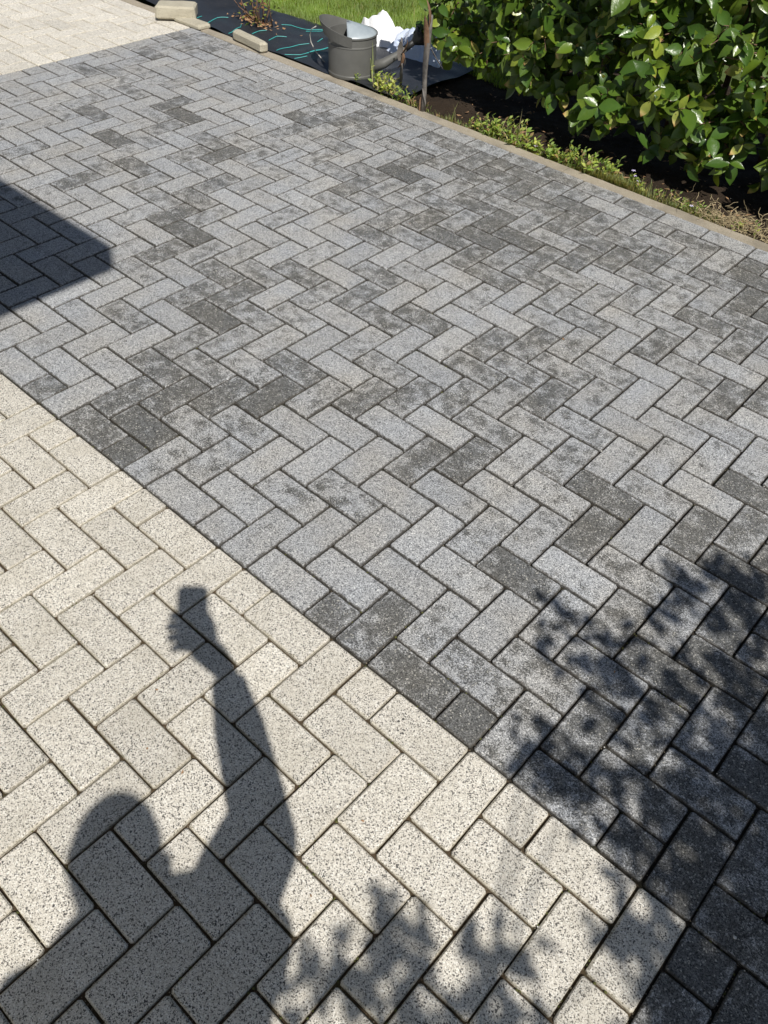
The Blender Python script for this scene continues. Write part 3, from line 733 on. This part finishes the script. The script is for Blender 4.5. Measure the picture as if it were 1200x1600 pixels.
# ------------------------------------------------------------------ weeds along the kerb
def leafy(name, p, h, ns, lsize, cols, label, spread=.03, cat='weed', group='leafy weeds growing along the kerb', flower=None, dens=7):
    root = tag(empty(name, p), label, cat, group)
    V = []; F = []; CC = []; sm = MB()
    for s in range(ns):
        o = Vector((random.gauss(0, spread), random.gauss(0, spread * .45), 0)); o.y = max(o.y, YO + .006 - p.y)
        tip = o + Vector((random.gauss(0, h * .35), random.gauss(0, h * .25), h * random.uniform(.55, 1.1))); m = o.lerp(tip, .5) + Vector((random.gauss(0, .005), 0, .006))
        (sm if ns > 3 else (s1 := MB())).tube([o, m, tip], [.0016, .0012, .0008], 4, False)
        if ns <= 3: s1.build('stem', M_weedstem, root)
        for q in range(dens):
            t = (q + .6) / dens; c0 = (o.lerp(m, t * 2) if t < .5 else m.lerp(tip, t * 2 - 1)); th = q * 2.2 + random.uniform(-.4, .4)
            up = random.uniform(.1, .9) + t * .6
            d = Vector((math.cos(th), math.sin(th), up)); L = lsize * random.uniform(.6, 1.2) * (1.1 - .3 * t)
            lv, lf = leaf_data(L, L * random.uniform(.38, .6), .3, random.uniform(-.1, .4), 4 if lsize > .018 else 2)
            R3 = basis(d, Vector((random.gauss(0, .4), random.gauss(-.2, .4), 1))); n0 = len(V)
            V += [c0 + R3 @ Vector(v) for v in lv]; F += [tuple(i + n0 for i in f) for f in lf]
            c = random.choice(cols); j = random.uniform(.8, 1.2); CC += [c[0] * j, c[1] * j, c[2] * j, 1] * len(lv)
    if ns > 3: tag(sm.build('stems', M_straw if random.random() < .3 else M_weedstem, root), kind='stuff')
    me = mesh('foliage', V, F, M_weed, True); fattr(me, 'leafcol', CC, 'POINT', 'FLOAT_COLOR'); link('foliage', me, root)
    if flower:
        for fx, fy, fz in flower:
            mb = MB()
            for q in range(5):
                a = q * 1.2566; mb.add([Vector((fx, fy, fz)), Vector((fx + math.cos(a - .4) * .007, fy + math.sin(a - .4) * .007, fz + .002)), Vector((fx + math.cos(a) * .011, fy + math.sin(a) * .011, fz + .001)), Vector((fx + math.cos(a + .4) * .007, fy + math.sin(a + .4) * .007, fz + .002))], [(0, 1, 2, 3)])
            mb.build('flower', M_petal, root)
    return root
M_weedstem = simple('green_stem', (.10, .15, .04), (.17, .22, .07), 50, .7)
WC = [(.20, .32, .06), (.30, .22, .11), (.30, .40, .09), (.14, .24, .05), (.40, .48, .13), (.25, .36, .10)]
YC = [(.34, .43, .09), (.46, .52, .15), (.20, .30, .06)]
random.seed(21)
def wp(x, y): p = at(x, y); p.z = -.012; p.y = max(p.y, YO + .014); return p
leafy('weed', wp(525, 121), .075, 2, .018, WC, 'single small bud tipped weed in front of the watering can', .005)
leafy('weed', wp(553, 128), .06, 3, .018, WC, 'small twin stemmed weed at the foot of the watering can', .012)
leafy('weed', wp(592, 140), .09, 10, .026, YC, 'bright yellow green weed just right of the watering can', .035)
leafy('weed', wp(610, 148), .10, 14, .028, YC, 'bushiest yellow green weed below the short metal ornament', .04)
leafy('weed', wp(630, 158), .085, 9, .024, WC, 'low green weed between the short ornament and the tall stake', .035)
leafy('weed', wp(645, 166), .045, 6, .018, [(.3, .2, .1), (.2, .24, .06)], 'brownish withering weed at the foot of the tall stake', .03)
spots = [(752, 210, .05, 8, 'low weed that starts the leafy row right of the grass tuft'), (770, 214, .07, 10, 'fresh green weed second in the leafy row by the kerb'), (787, 220, .09, 10, 'tall green weed with upright shoots in the leafy row by the kerb'),
         (803, 227, .09, 11, 'densest green weed in the middle of the leafy row by the kerb'), (818, 236, .06, 9, 'broad leaved weed just left of the lilac flower'), (836, 243, .05, 8, 'weed with a lilac flower in the leafy row by the kerb'),
         (856, 252, .055, 9, 'spreading weed just right of the lilac flower'), (880, 258, .06, 9, 'weed with red brown dead leaves at its foot'), (903, 264, .085, 8, 'upright broad leaved weed before the mossy mound'),
         (925, 272, .07, 10, 'green weed at the left edge of the mossy mound'), (948, 281, .07, 10, 'tallest weed on top of the mossy mound'), (985, 292, .04, 7, 'weed with small pale flowers at the right end of the mossy mound'),
         (1052, 318, .035, 8, 'low green weed beyond the patch of bare soil'), (1078, 332, .035, 8, 'low weed with a white flower left of the dry grass'), (1160, 366, .045, 5, 'green shoot in front of the dry grass mound')]
for i, (x, y, h, ns, lab) in enumerate(spots):
    fl = [(.005, -.01, h * .9)] if i in (5, 13) else ([(.01, 0, .05), (.03, .01, .03), (-.01, .02, .06)] if i == 11 else None)
    leafy('weed', wp(x, y - 5), h * 1.15, ns, .028 if i < 12 else .018, YC + WC if i % 3 else WC, lab, .035, flower=fl)
def tuft(name, p, h, nb, label, cat, spread, cols, mat, lean=.5, kind=None, w=.003):
    global V, F, CC
    V = []; F = []; CC = []
    for _ in range(nb):
        o = Vector((random.gauss(0, spread[0]), random.gauss(0, spread[1]), 0)); o.y = max(o.y, YO + .006 - p.y) if mat is not None else o.y
        hh = h * random.uniform(.4, 1.1); c = random.choice(cols)
        blade(o, hh, w * random.uniform(.7, 1.3), hh * random.uniform(0, lean), random.uniform(0, 6.28), c)
    me = mesh(name, V, F, M_weed); fattr(me, 'leafcol', CC, 'POINT', 'FLOAT_COLOR')
    return tag(link(name, me, None, p), label, cat, kind=kind)
tuft('grass_tuft', wp(700, 190), .10, 7, 'thin upright grass tuft between the tall stake and the leafy weeds', 'grass tuft', (.012, .006), [(.2, .3, .08), (.4, .42, .2)], 1)
tuft('grass_tuft', wp(584, 128), .19, 3, 'long grass blades leaning up beside the watering can', 'grass tuft', (.006, .004), [(.35, .42, .14)], 1, .45, w=.005)
tuft('grass_tuft', wp(803, 222), .16, 8, 'long thin grass blades rising from the middle of the leafy weeds', 'grass tuft', (.02, .008), [(.3, .36, .14), (.45, .42, .25)], 1, .4)
tuft('moss_mound', wp(955, 285), .045, 1500, 'low green mossy mound of fine shoots beside the kerb', 'moss', (.085, .035), [(.17, .2, .05), (.26, .27, .08), (.12, .15, .04), (.35, .3, .14)], 1, .7, 'stuff')
tuft('low_grass', wp(1070, 326), .030, 500, 'sparse low green and straw coloured growth on the bare soil', 'ground cover', (.08, .04), [(.17, .2, .05), (.35, .30, .16), (.14, .17, .05)], 1, 1.0, 'stuff')
tuft('low_grass', wp(780, 216), .022, 900, 'fine seedlings between the leafy weeds and the kerb', 'ground cover', (.26, .02), [(.17, .25, .06), (.25, .3, .1), (.3, .22, .12)], 1, 1.0, 'stuff')
# dry straw mound
mb = MB(); p0 = wp(1140, 352); p0.y += .03
for _ in range(420):
    a = Vector((random.gauss(0, .11), random.gauss(.0, .035), abs(random.gauss(0, .018)))); a.y = max(a.y, YO + .004 - p0.y); th = random.uniform(0, 6.28); L = random.uniform(.02, .07)
    pts = [a]; d = Vector((math.cos(th), math.sin(th) * .7, random.uniform(-.1, .7)))
    for q in range(3): d = (d + Vector((random.gauss(0, .45), random.gauss(0, .45), random.gauss(-.15, .3)))).normalized(); pts.append(pts[-1] + d * L / 3)
    for q in pts: q.z = max(q.z, .002)
    mb.tube(pts, random.uniform(.0006, .0013), 3, False)
tag(mb.build('dry_grass', M_straw, None, p0), 'tangled mound of dry straw coloured grass at the right end of the kerb', 'dry grass', kind='stuff')
# litter on the soil
mb = MB(); random.seed(77)
for _ in range(260):
    x = random.uniform(-.75, 1.3); y = YO + .03 + random.random() ** 1.6 * .6; r = random.uniform(.004, .014) if random.random() < .8 else random.uniform(.015, .024); a = random.uniform(0, 6)
    p = Vector((x, y, -.022 + soilz(x, y) + .006)); mb.add([p + Vector((math.cos(a + t) * r * k, math.sin(a + t) * r * k, random.uniform(-.002, .006))) for t, k in ((0, 1), (1.3, .5), (3.14, 1), (4.4, .5))], [(0, 1, 2, 3)])
tag(mb.build('leaf_litter', M_dead), 'dry brown leaves scattered on the soil under the hedge', 'leaf litter', kind='stuff')
mb = MB()
for _ in range(300):
    x = random.uniform(-.78, 1.4); y = YO + .01 + random.random() * .3; pebble(mb, Vector((x, y, -.022 + soilz(x, y) + .002)), random.uniform(.002, .007))
tag(mb.build('soil_crumbs', M_soil), 'loose crumbs of soil beside the kerb', 'soil', kind='stuff')

# ------------------------------------------------------------------ tree behind the camera (its shade falls on the drive)
random.seed(44)
tb = Vector((4.6, -1.9, -.02)); tree = tag(empty('tree', tb), 'broad leaved tree behind the photographer whose leaves shade the paving', 'tree')
clumps = []   # x, y (where its shade falls), radius px, number of leaves
for x, y, r, k in [(1060, 905, 38, 16), (1120, 895, 40, 16), (1180, 900, 38, 18), (1040, 960, 25, 7), (1110, 960, 45, 18), (1180, 975, 42, 22), (880, 960, 26, 10), (850, 1000, 22, 6), (930, 1000, 28, 9), (900, 1040, 25, 8), (990, 1030, 40, 16), (1070, 1050, 45, 22), (1160, 1060, 45, 24),
                   (960, 1090, 35, 12), (830, 1150, 22, 8), (850, 1190, 32, 12), (900, 1170, 30, 8), (1010, 1130, 40, 15), (1110, 1140, 50, 26), (1180, 1160, 40, 20), (890, 1240, 30, 12), (940, 1220, 32, 12), (1000, 1210, 45, 18), (1080, 1230, 50, 24), (1170, 1250, 50, 30),
                   (985, 1310, 38, 18), (1060, 1320, 50, 26), (1150, 1350, 55, 36), (1000, 1380, 25, 6), (1080, 1420, 50, 30), (1170, 1450, 55, 40), (1000, 1470, 35, 14), (950, 1460, 18, 4), (1090, 1520, 55, 38), (1180, 1560, 60, 46), (1050, 1600, 50, 30), (1130, 1640, 60, 50), (1230, 1400, 60, 50), (1230, 1150, 50, 30), (1250, 950, 50, 25), (1260, 1650, 80, 70),
                   (590, 1395, 16, 4), (625, 1405, 12, 2), (640, 1470, 30, 12), (620, 1510, 32, 12), (585, 1520, 22, 7), (500, 1490, 22, 6), (525, 1500, 18, 5), (560, 1560, 20, 5), (740, 1450, 15, 3), (775, 1490, 24, 9), (760, 1520, 20, 5), (700, 1560, 30, 6), (790, 1560, 26, 6), (700, 1610, 35, 12), (600, 1610, 35, 12), (500, 1610, 40, 14), (850, 1620, 30, 8), (670, 1530, 12, 2), (840, 1480, 12, 2)]:
    g = at(x, y); hh = 1.98 + .3 * noise.noise(Vector((x * .01, y * .01, 0)))
    clumps.append((g + S3 * hh, r / 1000, k, hh))
V = []; F = []; CC = []
lv0, lf0 = leaf_data(.05, .026, .2, .2, 4)
def add_leaf(p, d, nn, sc=1.0):
    R3 = basis(d, nn); n0 = len(V); V.extend([p - tb + R3 @ (Vector(v) * sc) for v in lv0]); F.extend([tuple(i + n0 for i in f) for f in lf0]); c = random.choice(GREENS[:4]); CC.extend([*c, 1] * len(lv0))
for c, r, k, hh in clumps:
    for _ in range(int(k * (1.75 if c.x > 3.2 and k > 7 else 1.2))):
        p = c + Vector((random.gauss(0, r * .62), random.gauss(0, r * .62), random.gauss(0, r * 1.2)))
        add_leaf(p, Vector((random.gauss(0, 1), random.gauss(0, 1), random.gauss(-.3, .3))), Vector((random.gauss(.3, .5), random.gauss(-.2, .5), 1)), random.uniform(.8, 1.3))
for _ in range(5200):
    q = Vector((random.gauss(0, 1), random.gauss(0, 1), random.gauss(0, .8))); q = q.normalized() * random.uniform(.5, 1) 
    p = Vector((5.1 + q.x * 1.15, -1.95 + q.y * 1.1, 3.35 + q.z * 1.1))
    g = p - S3 * p.z; s = pr((g.x, g.y, 0))
    if s and -50 < s[0] < 1150 and s[1] < 1680: continue
    add_leaf(p, Vector((random.gauss(0, 1), random.gauss(0, 1), random.gauss(-.3, .3))), Vector((random.gauss(0, .5), random.gauss(0, .5), 1)), random.uniform(1, 1.6))
me = mesh('crown', V, F, M_leaf, True); fattr(me, 'leafcol', CC, 'POINT', 'FLOAT_COLOR'); tag(link('crown', me, tree), kind='stuff')
mb = MB(); mb.tube([(0, 0, 0), (.02, .01, .5), (.0, .05, 1.2), (.06, .0, 2.0), (.3, -.05, 2.8), (.45, 0, 3.8)], [.14, .11, .10, .085, .06, .02], 14); mb.build('trunk', M_wood, tree, smooth=True)
fork = Vector((.03, .02, 1.75)); tw = MB()
hub = [Vector((3.80, -1.05, 1.95)), Vector((3.65, -.45, 2.0)), Vector((3.25, -1.35, 1.95))]
for h in hub:
    mb = MB(); a = fork; e = h - tb; mb.tube([a, a.lerp(e, .5) + Vector((0, 0, .12)), e], [.035, .022, .010], 8); mb.build('branch', M_wood, tree, smooth=True)
for c, r, k, hh in clumps:
    if random.random() < .55:
        h = min(hub, key=lambda q: (q - c).length) - tb; e = c - tb; tw.tube([h, h.lerp(e, .5) + Vector((0, 0, .04)), e], [.005, .0035, .002], 5, False)
tag(tw.build('twigs', M_wood, tree), kind='stuff')

# ------------------------------------------------------------------ house with the roof corner that shades the drive
HR = 3.0; cx = -.670 + S3.x * HR; cy = .682 + S3.y * HR
hb = empty('house', (cx - 3, cy - 2.5, 0)); tag(hb, 'pale rendered flat roofed house beside the drive, its roof corner shading the paving', 'house'); HO2 = Vector((cx - 3, cy - 2.5, 0))
mb = MB()
x0, x1, y0, y1 = cx - 6.5, cx - .5, cy - 5, cy - .55
mb.box(((x0 + x1) / 2 - HO2.x, (y0 + y1) / 2 - HO2.y, 1.38), (x1 - x0, y1 - y0, 2.9)); mb.build('wall', M_wall, hb)
def rr(x0, x1, y0, y1, r, z):
    out = []
    for X, Y, a0 in ((x1 - r, y1 - r, 0), (x0 + r, y1 - r, 90), (x0 + r, y0 + r, 180), (x1 - r, y0 + r, 270)):
        for q in range(6): a = math.radians(a0 + q * 18); out.append(Vector((X + r * math.cos(a) - HO2.x, Y + r * math.sin(a) - HO2.y, z)))
    return out
mb = MB(); mb.rings([rr(cx - 7, cx, cy - 5.5, cy, .05, 2.85), rr(cx - 7, cx, cy - 5.5, cy, .05, 3.0)]); mb.build('roof', M_roof, hb)
mb = MB(); mb.rings([rr(cx - 7, cx - .02, cy - 5.5, cy - .02, .09, 2.835), rr(cx - 7, cx - .02, cy - 5.5, cy - .02, .09, 2.848)]); mb.build('fascia', M_fascia, hb)
wnd = MB(); wnd.box((x1 - 2 - HO2.x, y1 + .006 - HO2.y, 1.5), (1.2, .04, 1.1), 0, .01); wf = wnd.build('window', M_fascia, hb)
pn = MB(); pn.box((x1 - 2 - HO2.x, y1 + .03 - HO2.y, 1.5), (1.06, .01, .96)); pn.build('pane', M_phone, wf)

# ------------------------------------------------------------------ photographer (out of the picture; casts the shadow)
pe_o = Vector((2.26, -1.30, 0)); person = tag(empty('person', pe_o), 'standing person in a dark jacket holding up a phone to photograph the drive', 'person')
rt = Vector((.36, .93, 0)).normalized(); fw = Vector((-.93, .36, 0)).normalized(); hf = Vector((-.63, .776, -.25)).normalized()
J = dict(pel=Vector((2.265, -1.30, .93)), sp=Vector((2.262, -1.30, 1.12)), ch=Vector((2.26, -1.30, 1.30)), nk=Vector((2.256, -1.296, 1.43)), hd=Vector((2.258, -1.303, 1.55)), ht=Vector((2.265, -1.310, 1.64)),
         sR=Vector((2.333, -1.165, 1.375)), eR=at(412, 1300) + S3 * 1.22, wR=at(352, 1045) + S3 * 1.435, hR=at(325, 1005) + S3 * 1.475,
         sL=Vector((2.216, -1.439, 1.375)), eL=Vector((2.23, -1.56, 1.12)), wL=Vector((2.12, -1.56, .90)), hL=Vector((2.09, -1.55, .83)))
for s, k in ((1, 'R'), (-1, 'L')):
    J['h' + k + 'p'] = J['pel'] + rt * .09 * s - Vector((0, 0, .05)); J['k' + k] = J['pel'] + rt * .11 * s + fw * .03 - Vector((0, 0, .46)); J['a' + k] = pe_o + rt * .12 * s + Vector((0, 0, .085)); J['t' + k] = pe_o + rt * .14 * s + fw * .13 + Vector((0, 0, .035))
names = list(J); E_ = [('pel', 'sp'), ('sp', 'ch'), ('ch', 'nk'), ('nk', 'hd'), ('hd', 'ht'), ('ch', 'sR'), ('sR', 'eR'), ('eR', 'wR'), ('wR', 'hR'), ('ch', 'sL'), ('sL', 'eL'), ('eL', 'wL'), ('wL', 'hL')]
for k in 'RL': E_ += [('pel', 'h' + k + 'p'), ('h' + k + 'p', 'k' + k), ('k' + k, 'a' + k), ('a' + k, 't' + k)]
RAD = dict(pel=.12, sp=.115, ch=.13, nk=.052, hd=.082, ht=.080, sR=.055, eR=.042, wR=.027, hR=.030, sL=.055, eL=.042, wL=.027, hL=.035, hRp=.085, hLp=.085, kR=.055, kL=.055, aR=.04, aL=.04, tR=.03, tL=.03)
me = bpy.data.meshes.new('body'); me.from_pydata([J[k] - pe_o for k in names], [(names.index(a), names.index(b)) for a, b in E_], [])
me.materials.append(M_skin); body = link('body', me, person)
body.modifiers.new('skin', 'SKIN'); sk = me.skin_vertices[0].data if me.skin_vertices else None
if sk is None:
    me.skin_vertices.new() if hasattr(me.skin_vertices, 'new') else None
    bm = bmesh.new(); bm.from_mesh(me); lay = bm.verts.layers.skin.verify(); bm.verts.ensure_lookup_table()
    for i, k in enumerate(names): bm.verts[i][lay].radius = (RAD[k], RAD[k]); bm.verts[i][lay].use_root = (k == 'pel')
    bm.to_mesh(me); bm.free()
else:
    for i, k in enumerate(names): sk[i].radius = (RAD[k], RAD[k]); sk[i].use_root = (k == 'pel')
body.modifiers.new('sub', 'SUBSURF').levels = 1; body.modifiers['sub'].render_levels = 2
def ell(c, a, b, z, n=24): return [c + rt * a * math.cos(2 * math.pi * k / n) + fw * b * math.sin(2 * math.pi * k / n) + Vector((0, 0, z)) for k in range(n)]
mb = MB(); c0 = Vector((0, 0, 0))
mb.rings([ell(c0 - rt * .01, .20, .15, .84), ell(c0 - rt * .01, .205, .15, .90), ell(c0 - rt * .005, .20, .15, 1.05), ell(c0 + rt * .01, .215, .15, 1.2), ell(c0 + rt * .038, .246, .14, 1.29), ell(c0 + rt * .035, .218, .12, 1.36), ell(c0, .13, .09, 1.415), ell(c0, .075, .07, 1.44), ell(c0, .07, .066, 1.455)])
for a, b, c_, d in (('sR', 'eR', 'wR', 1), ('sL', 'eL', 'wL', 1)):
    A, B, C_ = J[a] - pe_o, J[b] - pe_o, J[c_] - pe_o
    mb.tube([A.lerp(-B, .0) + Vector((0, 0, .005)), A.lerp(B, .35), A.lerp(B, .85), B, B.lerp(C_, .2), B.lerp(C_, .6), B.lerp(C_, .93)], [.076, .082, .076, .062, .058, .053, .036], 14)
mb.build('jacket', M_jacket, person, smooth=True)
mb = MB(); mb.rings([ell(c0, .17, .125, .80), ell(c0, .185, .135, .86), ell(c0, .175, .125, .98)])
for k in 'RL':
    mb.tube([J['h' + k + 'p'] - pe_o, J['h' + k + 'p'].lerp(J['k' + k], .5) - pe_o, J['k' + k] - pe_o, J['k' + k].lerp(J['a' + k], .5) - pe_o, J['a' + k] - pe_o + Vector((0, 0, .0))], [.098, .085, .068, .06, .055], 16)
mb.build('trousers', M_trouser, person, smooth=True)
for s, k in ((1, 'R'), (-1, 'L')):
    mb = MB(); a = J['a' + k] - pe_o; mb.tube([a + Vector((0, 0, -.04)) - fw * .06, a + Vector((0, 0, -.025)), a + fw * .09 + Vector((0, 0, -.04)), a + fw * .19 + Vector((0, 0, -.055))], [.036, .050, .045, .026], 12); mb.build('shoe', M_shoe, person, smooth=True)
# head details
hc = J['hd'].lerp(J['ht'], .4) - pe_o; hr = hf.cross(Vector((0, 0, 1))).normalized(); hu = hr.cross(hf).normalized()
def ball(mb, c, rx, ry, rz, X, Y, Z, n=16, m=10, keep=None):
    R = [[c + X * rx * math.sin(math.pi * (j + .02) / m) * math.cos(2 * math.pi * i / n) + Y * ry * math.sin(math.pi * (j + .02) / m) * math.sin(2 * math.pi * i / n) + Z * rz * math.cos(math.pi * (j + .02) / m) for i in range(n)] for j in range(m + 1)]
    mb.rings(R, False)
mb = MB(); ball(mb, hc - hf * .022 + hu * .02, .086, .094, .108, hr, hf, hu); mb.build('hair', M_hair, person, smooth=True)
mb = MB(); mb.tube([hc + hf * .085 + hu * .015, hc + hf * .105 - hu * .015, hc + hf * .09 - hu * .03], [.008, .013, .010], 8); mb.build('nose', M_skin, person, smooth=True)
mb = MB(); mb.tube([hc + hf * .083 - hu * .055 - hr * .025, hc + hf * .09 - hu * .055, hc + hf * .083 - hu * .055 + hr * .025], [.003, .006, .003], 6); mb.build('mouth', M_dead, person, smooth=True)
for s in (-1, 1):
    mb = MB(); ball(mb, hc + hf * .078 + hu * .012 + hr * .03 * s, .012, .008, .008, hr, hf, hu, 10, 6); mb.build('eye', M_eye, person, smooth=True)
    mb = MB(); ball(mb, hc - hf * .0 + hr * .088 * s - hu * .01, .010, .020, .032, hr, hf, hu, 10, 6); mb.build('ear', M_skin, person, smooth=True)
# smartphone: the picture is taken through its lens
r_, d_, f_ = CR
pc = CP - r_ * .021 + d_ * .058 - f_ * .0075
ph = tag(empty('smartphone', pc), 'black smartphone held upright in the raised hand of the person', 'phone')
def pbox(a, b, c_, off, bev=.01):
    V = []
    for z in (-c_, c_):
        for x, y in ((-a + bev, -b), (a - bev, -b), (a, -b + bev), (a, b - bev), (a - bev, b), (-a + bev, b), (-a, b - bev), (-a, -b + bev)): V.append(off + r_ * x + d_ * y + f_ * z)
    m = MB(); m.rings([V[:8], V[8:]]); return m
pbox(.036, .073, .004, Vector((0, 0, 0))).build('phone_case', M_phone, ph)
pbox(.033, .070, .0006, f_ * -.0048).build('screen', M_phone, ph)
# right hand round the lower half of the phone
hx = pc - pe_o
mb = MB(); mb.tube([J['wR'] - pe_o, (J['wR'] - pe_o).lerp(hx + d_ * .080 + r_ * .024 + f_ * .014, .55), hx + d_ * .076 + r_ * .022 + f_ * .016, hx + d_ * .045 + r_ * .016 + f_ * .019, hx + d_ * .012 + r_ * .012 + f_ * .017], [.027, .026, .030, .032, .020], 12)
for q, (l, rad) in enumerate([(-.004, .0088), (.019, .0094), (.043, .0090), (.066, .0076)]):
    ex = (.000, .006, .003, -.006)[q]
    mb.tube([hx + d_ * (l + .010) + r_ * .010 + f_ * .019, hx + d_ * (l + .002) - r_ * .022 + f_ * .019, hx + d_ * l - r_ * (.048 + ex) + f_ * .008, hx + d_ * (l + .002) - r_ * (.047 + ex) - f_ * .008, hx + d_ * (l + .004) - r_ * .032 - f_ * .013], [rad * 1.15, rad * 1.05, rad, rad * .92, rad * .75], 8)
mb.tube([hx + d_ * .070 + r_ * .034 + f_ * .010, hx + d_ * .045 + r_ * .046 + f_ * .002, hx + d_ * .015 + r_ * .044 - f_ * .007, hx - d_ * .008 + r_ * .034 - f_ * .012], [.015, .0125, .011, .009], 8)
mb.build('hand', M_skin, person, smooth=True)
hl = J['hL'] - pe_o; mb = MB(); mb.tube([hl + Vector((0, 0, .03)), hl, hl - Vector((.01, 0, .04))], [.028, .036, .03], 10)
for q in range(4): mb.tube([hl + rt * (.03 - .02 * q) - Vector((0, 0, .03)), hl + rt * (.032 - .021 * q) - Vector((.012, 0, .075)), hl + rt * (.03 - .02 * q) - Vector((.004, 0, .105 - .01 * abs(q - 1)))], [.0095, .009, .007], 8)
mb.tube([hl + rt * .03, hl + rt * .045 - Vector((.025, 0, .03)), hl + rt * .04 - Vector((.04, 0, .055))], [.013, .011, .009], 8)
mb.build('hand', M_skin, person, smooth=True)
